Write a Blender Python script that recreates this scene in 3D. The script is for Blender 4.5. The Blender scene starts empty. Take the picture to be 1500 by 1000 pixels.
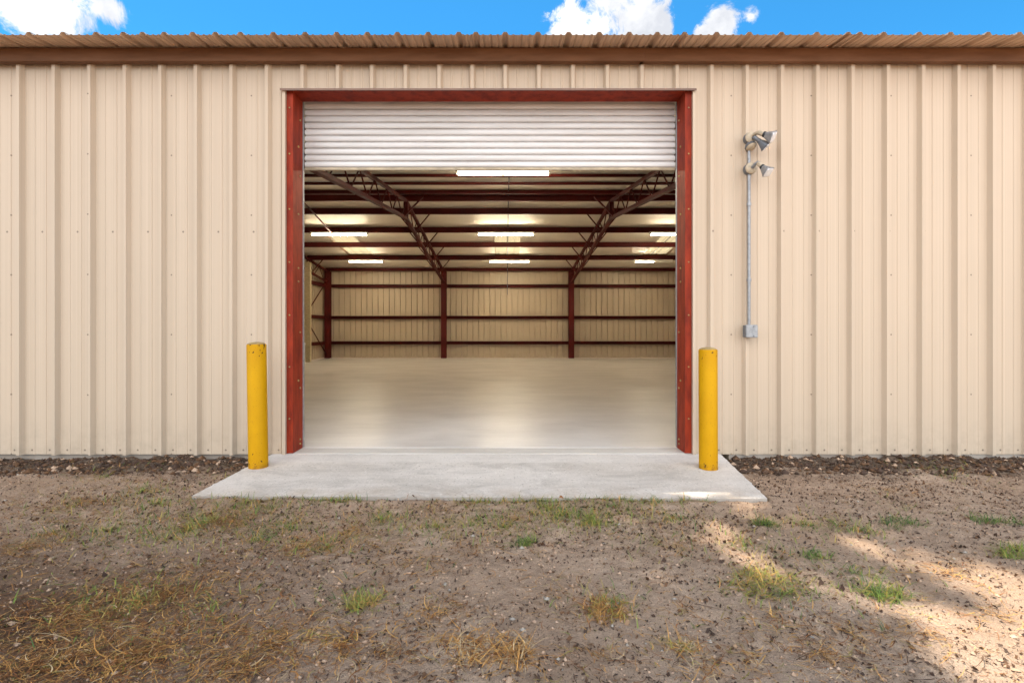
import bpy, math, random
import numpy as np
from mathutils import Vector, Matrix
random.seed(7)
rng = np.random.default_rng(11)
R = math.radians
sc = bpy.context.scene
col = sc.collection
F, CX, CY, ZC = 750.0, 741.0, 483.0, 1.0714     # focal length and vanishing point of the photograph (px), camera height (m)
YW = 4.464                                      # distance of the front wall
YF = 19.60                                      # rear wall
XL, XR = -6.9, 7.3                              # end walls
SL = 0.115                                      # roof slope
RIDGE = 12.0
def zr(y):                                      # underside of the roof sheet
    return 3.497 + (y - YW) * SL if y <= RIDGE else 3.497 + (RIDGE - YW) * SL - (y - RIDGE) * SL
def wx(px): return (px - CX) * YW / F           # wall plane
def wz(py): return ZC + (CY - py) * YW / F
def gp(px, py, h=1.12):                         # a point on the yard
    d = F * h / (py - CY)
    return (px - CX) * d / F, d

# ------------------------------------------------------------------ materials
def mat(name, color, rough=0.6, metal=0.0, noise=0.0, nscale=3.0, stretch=(1, 1, 1), bump=0.0, bscale=40.0,
        col2=None, fac_lo=0.35, fac_hi=0.65, detail=6.0, spec=0.5, rvar=0.0):
    m = bpy.data.materials.new(name); m.use_nodes = True
    nt = m.node_tree; N = nt.nodes; L = nt.links
    b = N['Principled BSDF']
    b.inputs['Roughness'].default_value = rough
    b.inputs['Metallic'].default_value = metal
    b.inputs['Specular IOR Level'].default_value = spec
    b.inputs['Base Color'].default_value = (*color, 1)
    tc = N.new('ShaderNodeTexCoord')
    mp = N.new('ShaderNodeMapping'); mp.inputs['Scale'].default_value = stretch
    L.new(tc.outputs['Object'], mp.inputs['Vector'])
    if col2 is not None or noise > 0:
        c2 = col2 if col2 is not None else tuple(c * (1 - noise) for c in color)
        n = N.new('ShaderNodeTexNoise'); n.inputs['Scale'].default_value = nscale; n.inputs['Detail'].default_value = detail
        n.inputs['Roughness'].default_value = 0.62
        L.new(mp.outputs['Vector'], n.inputs['Vector'])
        mr = N.new('ShaderNodeMapRange'); mr.inputs['From Min'].default_value = fac_lo; mr.inputs['From Max'].default_value = fac_hi
        L.new(n.outputs['Fac'], mr.inputs['Value'])
        mx = N.new('ShaderNodeMix'); mx.data_type = 'RGBA'
        mx.inputs['A'].default_value = (*color, 1); mx.inputs['B'].default_value = (*c2, 1)
        L.new(mr.outputs['Result'], mx.inputs['Factor'])
        L.new(mx.outputs['Result'], b.inputs['Base Color'])
        if rvar:
            mr2 = N.new('ShaderNodeMapRange'); mr2.inputs['To Min'].default_value = rough - rvar; mr2.inputs['To Max'].default_value = rough + rvar
            L.new(n.outputs['Fac'], mr2.inputs['Value']); L.new(mr2.outputs['Result'], b.inputs['Roughness'])
    if bump:
        n2 = N.new('ShaderNodeTexNoise'); n2.inputs['Scale'].default_value = bscale; n2.inputs['Detail'].default_value = 5
        L.new(mp.outputs['Vector'], n2.inputs['Vector'])
        bp = N.new('ShaderNodeBump'); bp.inputs['Strength'].default_value = bump; bp.inputs['Distance'].default_value = 0.01
        L.new(n2.outputs['Fac'], bp.inputs['Height']); L.new(bp.outputs['Normal'], b.inputs['Normal'])
    return m

def math_node(nt, op, a, b=None, c=None):
    n = nt.nodes.new('ShaderNodeMath'); n.operation = op
    for i, v in enumerate((a, b, c)):
        if v is None: continue
        if isinstance(v, (int, float)): n.inputs[i].default_value = v
        else: nt.links.new(v, n.inputs[i])
    return n.outputs[0]

def mixcol(nt, fac, a, b):
    n = nt.nodes.new('ShaderNodeMix'); n.data_type = 'RGBA'
    for k, v in (('Factor', fac), ('A', a), ('B', b)):
        if isinstance(v, (int, float)): n.inputs[k].default_value = v
        elif isinstance(v, tuple): n.inputs[k].default_value = (*v, 1)
        else: nt.links.new(v, n.inputs[k])
    return n.outputs['Result']

def noise_node(nt, vec, scale, detail=5.0, rough=0.6, lo=0.35, hi=0.65, stretch=None, dist=0.0):
    if stretch:
        mp = nt.nodes.new('ShaderNodeMapping'); mp.inputs['Scale'].default_value = stretch
        nt.links.new(vec, mp.inputs['Vector']); vec = mp.outputs['Vector']
    n = nt.nodes.new('ShaderNodeTexNoise'); n.inputs['Scale'].default_value = scale
    n.inputs['Detail'].default_value = detail; n.inputs['Roughness'].default_value = rough
    n.inputs['Distortion'].default_value = dist
    nt.links.new(vec, n.inputs['Vector'])
    mr = nt.nodes.new('ShaderNodeMapRange'); mr.inputs['From Min'].default_value = lo; mr.inputs['From Max'].default_value = hi
    nt.links.new(n.outputs['Fac'], mr.inputs['Value'])
    return mr.outputs['Result']

def wall_mat(name, base, dirt, screws=True):
    m = bpy.data.materials.new(name); m.use_nodes = True
    nt = m.node_tree; b = nt.nodes['Principled BSDF']
    b.inputs['Roughness'].default_value = 0.45; b.inputs['Specular IOR Level'].default_value = 0.35
    tc = nt.nodes.new('ShaderNodeTexCoord'); V = tc.outputs['Object']
    sep = nt.nodes.new('ShaderNodeSeparateXYZ'); nt.links.new(V, sep.inputs[0])
    X, Z = sep.outputs['X'], sep.outputs['Z']
    streak = noise_node(nt, V, 1.0, 4, 0.6, 0.3, 0.75, (38, 1, 0.25))
    fine = noise_node(nt, V, 1.0, 3, 0.6, 0.3, 0.7, (120, 1, 0.12))
    blotch = noise_node(nt, V, 1.3, 5, 0.6, 0.3, 0.75)
    c = mixcol(nt, math_node(nt, 'MULTIPLY', streak, 0.35), base, dirt)
    c = mixcol(nt, math_node(nt, 'MULTIPLY', fine, 0.42), c, tuple(v * 0.86 for v in dirt))
    c = mixcol(nt, math_node(nt, 'MULTIPLY', blotch, 0.25), c, tuple(v * 1.04 for v in base))
    # splash dirt on the lowest hand's breadth
    low = nt.nodes.new('ShaderNodeMapRange'); low.inputs['From Min'].default_value = 0.35; low.inputs['From Max'].default_value = -0.02
    nt.links.new(Z, low.inputs['Value'])
    sp = noise_node(nt, V, 9.0, 6, 0.7, 0.42, 0.75)
    c = mixcol(nt, math_node(nt, 'MULTIPLY', math_node(nt, 'MULTIPLY', low.outputs[0], sp), 0.5), c, (0.30, 0.23, 0.17))
    if screws:
        def dots(x0, pitch, z0, zp=None, r=0.0085):
            dx = math_node(nt, 'SUBTRACT', X, x0)
            dx = math_node(nt, 'PINGPONG', dx, pitch / 2)
            dz = math_node(nt, 'SUBTRACT', Z, z0)
            dz = math_node(nt, 'PINGPONG', dz, zp / 2) if zp else math_node(nt, 'ABSOLUTE', dz)
            d = math_node(nt, 'SQRT', math_node(nt, 'ADD', math_node(nt, 'POWER', dx, 2), math_node(nt, 'POWER', dz, 2)))
            return math_node(nt, 'LESS_THAN', d, r)
        s = math_node(nt, 'MAXIMUM', dots(wx(62), 0.307, 1.925), dots(wx(47), 0.1535, 0.025))
        s = math_node(nt, 'MAXIMUM', s, dots(wx(134), 0.6972, 1.55, 0.52, 0.007))
        c = mixcol(nt, math_node(nt, 'MULTIPLY', s, 0.8), c, (0.16, 0.12, 0.09))
        bp = nt.nodes.new('ShaderNodeBump'); bp.inputs['Distance'].default_value = 0.004; bp.inputs['Strength'].default_value = 0.6
        nt.links.new(s, bp.inputs['Height']); nt.links.new(bp.outputs['Normal'], b.inputs['Normal'])
    nt.links.new(c, b.inputs['Base Color'])
    return m

def emit_mat(name, color, strength):
    m = bpy.data.materials.new(name); m.use_nodes = True
    b = m.node_tree.nodes['Principled BSDF']
    b.inputs['Base Color'].default_value = (0.9, 0.9, 0.88, 1)
    b.inputs['Emission Color'].default_value = (*color, 1); b.inputs['Emission Strength'].default_value = strength
    return m

def concrete_mat(name, base, dark, light, rough, spec=0.5, bump=0.4, rv=0.11):
    m = bpy.data.materials.new(name); m.use_nodes = True
    nt = m.node_tree; b = nt.nodes['Principled BSDF']
    tc = nt.nodes.new('ShaderNodeTexCoord'); V = tc.outputs['Object']
    big = noise_node(nt, V, 0.9, 6, 0.6, 0.35, 0.7, (1, 1.6, 1))
    trow = noise_node(nt, V, 2.2, 6, 0.7, 0.42, 0.68, (0.5, 2.4, 1), 1.2)
    spk = noise_node(nt, V, 60, 4, 0.7, 0.56, 0.72)
    scr = noise_node(nt, V, 14, 5, 0.75, 0.58, 0.72, (1, 0.5, 1), 2.5)
    c = mixcol(nt, big, base, dark)
    c = mixcol(nt, math_node(nt, 'MULTIPLY', trow, 0.45), c, light)
    c = mixcol(nt, math_node(nt, 'MULTIPLY', spk, 0.35), c, tuple(v * 0.75 for v in dark))
    c = mixcol(nt, math_node(nt, 'MULTIPLY', scr, 0.25), c, tuple(min(1, v * 1.12) for v in light))
    nt.links.new(c, b.inputs['Base Color'])
    mr = nt.nodes.new('ShaderNodeMapRange'); mr.inputs['To Min'].default_value = rough - rv; mr.inputs['To Max'].default_value = rough + rv
    nt.links.new(trow, mr.inputs['Value']); nt.links.new(mr.outputs[0], b.inputs['Roughness'])
    b.inputs['Specular IOR Level'].default_value = spec
    bp = nt.nodes.new('ShaderNodeBump'); bp.inputs['Distance'].default_value = 0.003; bp.inputs['Strength'].default_value = bump
    nt.links.new(noise_node(nt, V, 35, 6, 0.7, 0.2, 0.8), bp.inputs['Height']); nt.links.new(bp.outputs['Normal'], b.inputs['Normal'])
    return m

def apron_mat():
    m = concrete_mat('apron_concrete', (0.65, 0.60, 0.55), (0.45, 0.405, 0.36), (0.75, 0.70, 0.65), 0.78, 0.3)
    nt = m.node_tree; b = nt.nodes['Principled BSDF']; c = b.inputs['Base Color'].links[0].from_socket
    tc = nt.nodes.new('ShaderNodeTexCoord'); V = tc.outputs['Object']
    sep = nt.nodes.new('ShaderNodeSeparateXYZ'); nt.links.new(V, sep.inputs[0])
    st = noise_node(nt, V, 2.1, 7, .7, .47, .70, (1, 1.8, 1), .8)
    c = mixcol(nt, math_node(nt, 'MULTIPLY', st, .62), c, (.33, .30, .27))
    sc_ = noise_node(nt, V, 20, 5, .8, .55, .68, (1, .4, 1), 3.0)
    c = mixcol(nt, math_node(nt, 'MULTIPLY', sc_, .55), c, (.82, .78, .73))
    pit = noise_node(nt, V, 55, 3, .65, .60, .68)
    c = mixcol(nt, math_node(nt, 'MULTIPLY', pit, .7), c, (.20, .17, .14))
    e = nt.nodes.new('ShaderNodeMapRange'); e.inputs['From Min'].default_value = 3.62; e.inputs['From Max'].default_value = 3.34
    nt.links.new(sep.outputs['Y'], e.inputs['Value'])
    dn = noise_node(nt, V, 5, 7, .75, .42, .66)
    c = mixcol(nt, math_node(nt, 'MULTIPLY', math_node(nt, 'MULTIPLY', e.outputs[0], dn), .75), c, (.40, .30, .21))
    # pale scraped strip next to the door
    w = nt.nodes.new('ShaderNodeMapRange'); w.inputs['From Min'].default_value = 4.18; w.inputs['From Max'].default_value = 4.24
    nt.links.new(math_node(nt, 'ADD', sep.outputs['Y'], math_node(nt, 'MULTIPLY', noise_node(nt, V, 3, 5, .6, .2, .8), .06)), w.inputs['Value'])
    c = mixcol(nt, math_node(nt, 'MULTIPLY', w.outputs[0], .35), c, (.78, .74, .70))
    nt.links.new(c, b.inputs['Base Color']); return m

def soil_mat():
    m = bpy.data.materials.new('yard_soil'); m.use_nodes = True
    nt = m.node_tree; b = nt.nodes['Principled BSDF']
    b.inputs['Roughness'].default_value = 0.95; b.inputs['Specular IOR Level'].default_value = 0.15
    tc = nt.nodes.new('ShaderNodeTexCoord'); V = tc.outputs['Object']
    sep = nt.nodes.new('ShaderNodeSeparateXYZ'); nt.links.new(V, sep.inputs[0])
    big = noise_node(nt, V, 0.8, 6, 0.65, 0.38, 0.66)
    mid = noise_node(nt, V, 5.0, 7, 0.7, 0.4, 0.68)
    fine = noise_node(nt, V, 55, 5, 0.75, 0.35, 0.7)
    grit = noise_node(nt, V, 160, 3, 0.7, 0.55, 0.7)
    c = mixcol(nt, big, (0.60, 0.435, 0.315), (0.47, 0.315, 0.21))
    c = mixcol(nt, math_node(nt, 'MULTIPLY', mid, 0.42), c, (0.235, 0.14, 0.08))
    c = mixcol(nt, math_node(nt, 'MULTIPLY', fine, 0.35), c, (0.58, 0.445, 0.34))
    c = mixcol(nt, math_node(nt, 'MULTIPLY', grit, 0.7), c, (0.08, 0.05, 0.035))
    # rust-brown thatch on the left of the yard
    lf = nt.nodes.new('ShaderNodeMapRange'); lf.inputs['From Min'].default_value = -0.3; lf.inputs['From Max'].default_value = -1.8
    nt.links.new(sep.outputs['X'], lf.inputs['Value'])
    nr = nt.nodes.new('ShaderNodeMapRange'); nr.inputs['From Min'].default_value = 3.0; nr.inputs['From Max'].default_value = 2.0
    nt.links.new(sep.outputs['Y'], nr.inputs['Value'])
    th = math_node(nt, 'MULTIPLY', math_node(nt, 'MULTIPLY', lf.outputs[0], nr.outputs[0]), noise_node(nt, V, 3.0, 6, 0.7, 0.24, 0.50))
    c = mixcol(nt, math_node(nt, 'MULTIPLY', th, 0.9), c, (0.12, 0.058, 0.026))
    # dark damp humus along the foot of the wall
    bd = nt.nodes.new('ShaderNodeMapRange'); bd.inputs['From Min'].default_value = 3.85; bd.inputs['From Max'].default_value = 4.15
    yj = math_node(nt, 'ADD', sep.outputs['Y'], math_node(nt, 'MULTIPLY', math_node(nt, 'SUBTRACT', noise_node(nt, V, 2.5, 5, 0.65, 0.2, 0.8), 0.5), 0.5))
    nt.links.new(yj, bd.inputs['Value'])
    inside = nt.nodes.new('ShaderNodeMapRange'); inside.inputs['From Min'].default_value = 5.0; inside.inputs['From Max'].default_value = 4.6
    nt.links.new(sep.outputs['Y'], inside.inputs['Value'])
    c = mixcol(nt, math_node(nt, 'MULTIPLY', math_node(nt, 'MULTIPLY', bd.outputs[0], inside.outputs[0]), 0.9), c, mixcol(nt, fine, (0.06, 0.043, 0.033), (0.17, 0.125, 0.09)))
    nt.links.new(c, b.inputs['Base Color'])
    bp = nt.nodes.new('ShaderNodeBump'); bp.inputs['Distance'].default_value = 0.02; bp.inputs['Strength'].default_value = 1.0
    h = math_node(nt, 'ADD', noise_node(nt, V, 45, 6, 0.75, 0.1, 0.9), math_node(nt, 'MULTIPLY', noise_node(nt, V, 140, 4, 0.7, 0.1, 0.9), 0.5))
    nt.links.new(h, bp.inputs['Height']); nt.links.new(bp.outputs['Normal'], b.inputs['Normal'])
    return m

def translucent_mat():
    m = bpy.data.materials.new('fibreglass'); m.use_nodes = True
    nt = m.node_tree; nt.nodes.clear()
    o = nt.nodes.new('ShaderNodeOutputMaterial'); t = nt.nodes.new('ShaderNodeBsdfTranslucent'); d = nt.nodes.new('ShaderNodeBsdfDiffuse')
    t.inputs['Color'].default_value = (0.36, 0.30, 0.18, 1); d.inputs['Color'].default_value = (0.6, 0.5, 0.35, 1)
    x = nt.nodes.new('ShaderNodeMixShader'); x.inputs[0].default_value = 0.6
    nt.links.new(d.outputs[0], x.inputs[1]); nt.links.new(t.outputs[0], x.inputs[2]); nt.links.new(x.outputs[0], o.inputs[0])
    return m

def bollard_mat():
    m = bpy.data.materials.new('yellow_bollard_paint'); m.use_nodes = True
    nt = m.node_tree; b = nt.nodes['Principled BSDF']; b.inputs['Roughness'].default_value = .55; b.inputs['Specular IOR Level'].default_value = .12
    tc = nt.nodes.new('ShaderNodeTexCoord'); V = tc.outputs['Object']
    sep = nt.nodes.new('ShaderNodeSeparateXYZ'); nt.links.new(V, sep.inputs[0])
    c = mixcol(nt, noise_node(nt, V, 4, 5, .6, .35, .7, (1, 1, .5)), (0.56, 0.285, 0.0015), (0.47, 0.22, 0.0015))
    c = mixcol(nt, math_node(nt, 'MULTIPLY', noise_node(nt, V, 90, 2, .6, .66, .70), .55), c, (.22, .08, .01))
    # chips: thick at both ends
    e = math_node(nt, 'ABSOLUTE', math_node(nt, 'SUBTRACT', sep.outputs['Z'], .47))
    mr = nt.nodes.new('ShaderNodeMapRange'); mr.inputs['From Min'].default_value = .25; mr.inputs['From Max'].default_value = .47; mr.inputs['To Min'].default_value = -.14; mr.inputs['To Max'].default_value = .02
    nt.links.new(e, mr.inputs['Value'])
    ch = noise_node(nt, V, 42, 3, .6, .60, .64)
    nn = nt.nodes.new('ShaderNodeTexNoise'); nn.inputs['Scale'].default_value = 34; nn.inputs['Detail'].default_value = 3; nt.links.new(V, nn.inputs['Vector'])
    ch = math_node(nt, 'GREATER_THAN', math_node(nt, 'ADD', nn.outputs['Fac'], mr.outputs[0]), .642)
    c = mixcol(nt, math_node(nt, 'MULTIPLY', ch, .9), c, (.05, .02, .01))
    ft = nt.nodes.new('ShaderNodeMapRange'); ft.inputs['From Min'].default_value = .05; ft.inputs['From Max'].default_value = .0
    nt.links.new(sep.outputs['Z'], ft.inputs['Value'])
    c = mixcol(nt, math_node(nt, 'MULTIPLY', ft.outputs[0], math_node(nt, 'MULTIPLY', noise_node(nt, V, 25, 4, .6, .3, .7), .8)), c, (.16, .07, .02))
    nt.links.new(c, b.inputs['Base Color'])
    bp = nt.nodes.new('ShaderNodeBump'); bp.inputs['Distance'].default_value = .002; bp.inputs['Strength'].default_value = .4; bp.invert = True
    nt.links.new(ch, bp.inputs['Height']); nt.links.new(bp.outputs['Normal'], b.inputs['Normal'])
    return m

M = {}
M['wall'] = wall_mat('tan_wall_paint', (0.563, 0.443, 0.330), (0.455, 0.355, 0.262))
M['liner'] = wall_mat('tan_wall_inside', (0.57, 0.475, 0.345), (0.44, 0.36, 0.255), False)
M['roof'] = mat('brown_roof_sheet', (0.72, 0.52, 0.37), 0.5, noise=0.3, nscale=6, stretch=(5, 0.6, 1), bump=0.05)
M['trim'] = mat('brown_eave_trim', (0.115, 0.045, 0.016), 0.45, noise=0.35, nscale=2.2, stretch=(1, 1, 6), col2=(0.165, 0.072, 0.032), spec=.2)
M['drip'] = mat('brown_flashing', (0.20, 0.105, 0.07), 0.45, noise=0.3)
M['oxide'] = mat('red_oxide_primer', (0.29, 0.032, 0.011), 0.55, spec=.15, nscale=5, col2=(0.11, 0.013, 0.008), fac_lo=0.4, fac_hi=0.75, bump=0.03, stretch=(3, 3, 0.8), rvar=0.08)
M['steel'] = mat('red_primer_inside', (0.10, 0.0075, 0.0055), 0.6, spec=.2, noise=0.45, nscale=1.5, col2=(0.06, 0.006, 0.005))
M['vinyl'] = mat('white_vinyl_insulation', (0.86, 0.80, 0.68), 0.55, noise=0.1, nscale=0.8, bump=0.25, bscale=3, stretch=(1, 0.35, 1))
M['curtain'] = mat('white_door_slats', (0.72, 0.70, 0.69), 0.38, noise=0.12, nscale=2.2, stretch=(0.6, 1, 7), col2=(0.58, 0.55, 0.53), rvar=0.08)
M['bar'] = mat('beige_bottom_bar', (0.50, 0.40, 0.27), 0.5, noise=0.4, nscale=9, stretch=(1, 1, 3))
M['galv'] = mat('galvanised', (0.36, 0.36, 0.37), 0.45, 0.5, noise=0.3, nscale=30)
M['grey'] = mat('grey_cast_metal', (0.17, 0.18, 0.20), 0.45, 0.3, noise=0.25, nscale=25)
M['tanmetal'] = mat('weathered_tan_cast', (0.50, 0.40, 0.28), 0.5, 0.0, noise=0.3, nscale=30)
M['lens'] = mat('lamp_glass', (0.86, 0.87, 0.90), 0.12, 0.25, noise=0.05, nscale=40)
M['black'] = mat('black_rubber', (0.02, 0.02, 0.022), 0.6, noise=0.2)
M['yellow'] = bollard_mat()
M['cap'] = mat('weathered_cap', (0.42, 0.29, 0.09), 0.8, noise=0.5, nscale=25, col2=(0.22, 0.16, 0.09), bump=0.3)
M['rust'] = mat('rust', (0.07, 0.025, 0.012), 0.85, noise=0.4, nscale=80)
M['floor'] = concrete_mat('warehouse_floor', (0.70, 0.665, 0.63), (0.54, 0.51, 0.48), (0.78, 0.75, 0.715), 0.34, 0.20, 0.10, 0.04)
M['apron'] = apron_mat()
M['sill'] = concrete_mat('threshold_concrete', (0.62, 0.58, 0.53), (0.48, 0.44, 0.40), (0.70, 0.66, 0.60), 0.7, 0.3)
M['footing'] = concrete_mat('footing_concrete', (0.42, 0.37, 0.32), (0.28, 0.23, 0.19), (0.48, 0.43, 0.38), 0.85, 0.2)
M['soil'] = soil_mat()
M['sky_sheet'] = translucent_mat()
M['tube'] = emit_mat('fluorescent_tube', (1.0, 0.84, 0.60), 41.0)
M['tube_off'] = mat('dead_tube', (0.75, 0.73, 0.68), 0.3)
M['fixture'] = mat('white_enamel', (0.78, 0.76, 0.70), 0.4)
M['slatted'] = mat('tan_slats', (0.60, 0.50, 0.31), 0.5, noise=0.3, nscale=12, stretch=(1, 1, 4))
M['white'] = mat('white_pipe', (0.75, 0.74, 0.72), 0.5, noise=0.1)
M['bark'] = mat('oak_bark', (0.11, 0.08, 0.06), 0.9, noise=0.5, nscale=9, stretch=(3, 3, 0.6), bump=0.6, bscale=14)
def leaf_mat(name, c, c2):
    return mat(name, c, 0.65, noise=0.3, nscale=9, col2=c2, spec=0.2)
M['leaf'] = leaf_mat('oak_leaf', (0.055, 0.095, 0.025), (0.09, 0.13, 0.04))
M['straw_a'] = leaf_mat('straw_gold', (0.58, 0.33, 0.105), (0.42, 0.19, 0.05))
M['straw_b'] = leaf_mat('straw_rust', (0.30, 0.118, 0.034), (0.17, 0.07, 0.026))
M['straw_d'] = leaf_mat('straw_dark', (0.10, 0.05, 0.022), (0.06, 0.03, 0.015))
M['straw_c'] = leaf_mat('straw_pale', (0.58, 0.43, 0.25), (0.46, 0.32, 0.17))
M['olive'] = leaf_mat('grass_olive', (0.27, 0.235, 0.05), (0.37, 0.28, 0.08))
M['green'] = leaf_mat('grass_green', (0.13, 0.20, 0.035), (0.21, 0.25, 0.05))
M['green_d'] = leaf_mat('grass_deep_green', (0.06, 0.115, 0.035), (0.10, 0.15, 0.04))
M['lit_a'] = leaf_mat('litter_dark', (0.045, 0.028, 0.02), (0.08, 0.045, 0.03))
M['lit_b'] = leaf_mat('litter_brown', (0.15, 0.075, 0.035), (0.09, 0.05, 0.03))
M['lit_c'] = leaf_mat('litter_tan', (0.33, 0.22, 0.13), (0.24, 0.14, 0.08))
M['clod'] = mat('soil_clod', (0.50, 0.35, 0.245), 0.95, noise=0.5, nscale=14, col2=(0.33, 0.22, 0.15), spec=.1)
M['peb'] = mat('pale_pebble', (0.40, 0.35, 0.29), 0.85, noise=0.4, nscale=20)

# ------------------------------------------------------------------ mesh helpers
class MB:
    def __init__(s): s.v = []; s.f = []; s.m = []
    def add(s, vs, fs, mi=0):
        o = len(s.v); s.v += [tuple(p) for p in vs]; s.f += [tuple(i + o for i in f) for f in fs]; s.m += [mi] * len(fs); return s
    def box(s, x0, x1, y0, y1, z0, z1, mi=0):
        return s.add([(x0, y0, z0), (x1, y0, z0), (x1, y1, z0), (x0, y1, z0), (x0, y0, z1), (x1, y0, z1), (x1, y1, z1), (x0, y1, z1)],
                     [(0, 3, 2, 1), (4, 5, 6, 7), (0, 1, 5, 4), (1, 2, 6, 5), (2, 3, 7, 6), (3, 0, 4, 7)], mi)
    def bar(s, a, b, w, h=None, up=(0, 0, 1), mi=0):
        a, b = Vector(a), Vector(b); d = (b - a).normalized(); u = Vector(up)
        if abs(d.dot(u)) > 0.98: u = Vector((0, 1, 0))
        r = d.cross(u).normalized(); u = r.cross(d).normalized(); h = h or w
        vs = []
        for p in (a, b):
            for i, j in ((-1, -1), (1, -1), (1, 1), (-1, 1)): vs.append(p + r * (i * w / 2) + u * (j * h / 2))
        return s.add(vs, [(0, 3, 2, 1), (4, 5, 6, 7), (0, 1, 5, 4), (1, 2, 6, 5), (2, 3, 7, 6), (3, 0, 4, 7)], mi)
    def sweep(s, path, rad, n=8, mi=0, caps=True):
        path = [Vector(p) for p in path]; rs = rad if isinstance(rad, (list, tuple)) else [rad] * len(path)
        vs = []; ref = None
        for i, p in enumerate(path):
            t = (path[min(i + 1, len(path) - 1)] - path[max(i - 1, 0)]).normalized()
            if ref is None:
                ref = Vector((0, 0, 1)) if abs(t.z) < 0.9 else Vector((1, 0, 0))
            u = (ref - t * ref.dot(t)).normalized(); w = t.cross(u); ref = u
            for k in range(n):
                a = 2 * math.pi * k / n; vs.append(p + (u * math.cos(a) + w * math.sin(a)) * rs[i])
        fs = [(i * n + k, i * n + (k + 1) % n, (i + 1) * n + (k + 1) % n, (i + 1) * n + k) for i in range(len(path) - 1) for k in range(n)]
        if caps: fs += [tuple(range(n - 1, -1, -1)), tuple(range((len(path) - 1) * n, len(path) * n))]
        return s.add(vs, fs, mi)
    def lathe(s, prof, org, axis, n=24, mi=0, square=0.0, roll=0.0):   # prof = [(r, t)]; square squashes the circle towards a rounded square
        org = Vector(org); ax = Vector(axis).normalized()
        u = ax.cross(Vector((0, 0, 1)));  u = u.normalized() if u.length > 1e-3 else Vector((1, 0, 0))
        w = ax.cross(u); vs = []
        for r, t in prof:
            for k in range(n):
                a = 2 * math.pi * k / n; c, q = math.cos(a), math.sin(a)
                g = 1 + square * (1 / max(abs(c), abs(q)) - 1); a2 = a + roll
                vs.append(org + ax * t + (u * math.cos(a2) + w * math.sin(a2)) * r * g)
        m = len(prof)
        fs = [(i * n + k, i * n + (k + 1) % n, (i + 1) * n + (k + 1) % n, (i + 1) * n + k) for i in range(m - 1) for k in range(n)]
        fs += [tuple(range(n - 1, -1, -1)), tuple(range((m - 1) * n, m * n))]
        return s.add(vs, fs, mi)
    def extrude(s, poly, axis, a, b, mi=0):       # closed polygon of 2-D points swept along x, y or z
        n = len(poly)
        def P(p, t): return {'x': (t, p[0], p[1]), 'y': (p[0], t, p[1]), 'z': (p[0], p[1], t)}[axis]
        vs = [P(p, a) for p in poly] + [P(p, b) for p in poly]
        fs = [(k, (k + 1) % n, n + (k + 1) % n, n + k) for k in range(n)] + [tuple(range(n - 1, -1, -1)), tuple(range(n, 2 * n))]
        return s.add(vs, fs, mi)
    def build(s, name, m, parent=None, smooth=False, bevel=0.0, loc=None):
        me = bpy.data.meshes.new(name)
        vs = s.v
        if loc is not None: vs = [(x - loc[0], y - loc[1], z - loc[2]) for x, y, z in s.v]
        me.from_pydata(vs, [], s.f); me.validate()
        for mm in (m if isinstance(m, (list, tuple)) else [m]): me.materials.append(mm)
        if any(s.m) and len(me.polygons) == len(s.m): me.polygons.foreach_set('material_index', s.m)
        o = bpy.data.objects.new(name, me); col.objects.link(o)
        if loc is not None: o.location = loc
        import bmesh
        bm = bmesh.new(); bm.from_mesh(me); bmesh.ops.recalc_face_normals(bm, faces=bm.faces); bm.to_mesh(me); bm.free()
        if smooth:
            me.polygons.foreach_set('use_smooth', [True] * len(me.polygons)); me.set_sharp_from_angle(angle=R(38))
        if bevel:
            md = o.modifiers.new('bevel', 'BEVEL'); md.width = bevel; md.segments = 2; md.limit_method = 'ANGLE'
        if parent:
            o.parent = parent
            if loc is None: o.matrix_parent_inverse = Matrix.Translation(-parent.location)
        return o
def tag(o, label=None, cat=None, group=None, kind=None):
    if label: o['label'] = label
    if cat: o['category'] = cat
    if group: o['group'] = group
    if kind: o['kind'] = kind
    return o
def empty(name, loc=(0, 0, 0)):
    o = bpy.data.objects.new(name, None); col.objects.link(o); o.location = loc; o.empty_display_size = 0.2; return o
def copy_tree(o, parent=None, **kw):
    c = o.copy(); col.objects.link(c)
    if parent: c.parent = parent
    for ch in [q for q in bpy.data.objects if q.parent == o]: copy_tree(ch, c)
    return c

# ------------------------------------------------------------------ numpy noise
_T = rng.random((256, 256))
def vnoise(x, y):
    xi, yi = np.floor(x).astype(int), np.floor(y).astype(int); fx, fy = x - xi, y - yi
    fx = fx * fx * (3 - 2 * fx); fy = fy * fy * (3 - 2 * fy)
    g = lambda i, j: _T[(xi + i) % 256, (yi + j) % 256]
    return (g(0, 0) * (1 - fx) + g(1, 0) * fx) * (1 - fy) + (g(0, 1) * (1 - fx) + g(1, 1) * fx) * fy - 0.5
def fbm(x, y, o=4):
    s = 0; a = 1
    for k in range(o): s = s + a * vnoise(x + 17.3 * k, y + 9.1 * k); x = x * 2.03; y = y * 2.03; a *= 0.5
    return s

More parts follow.
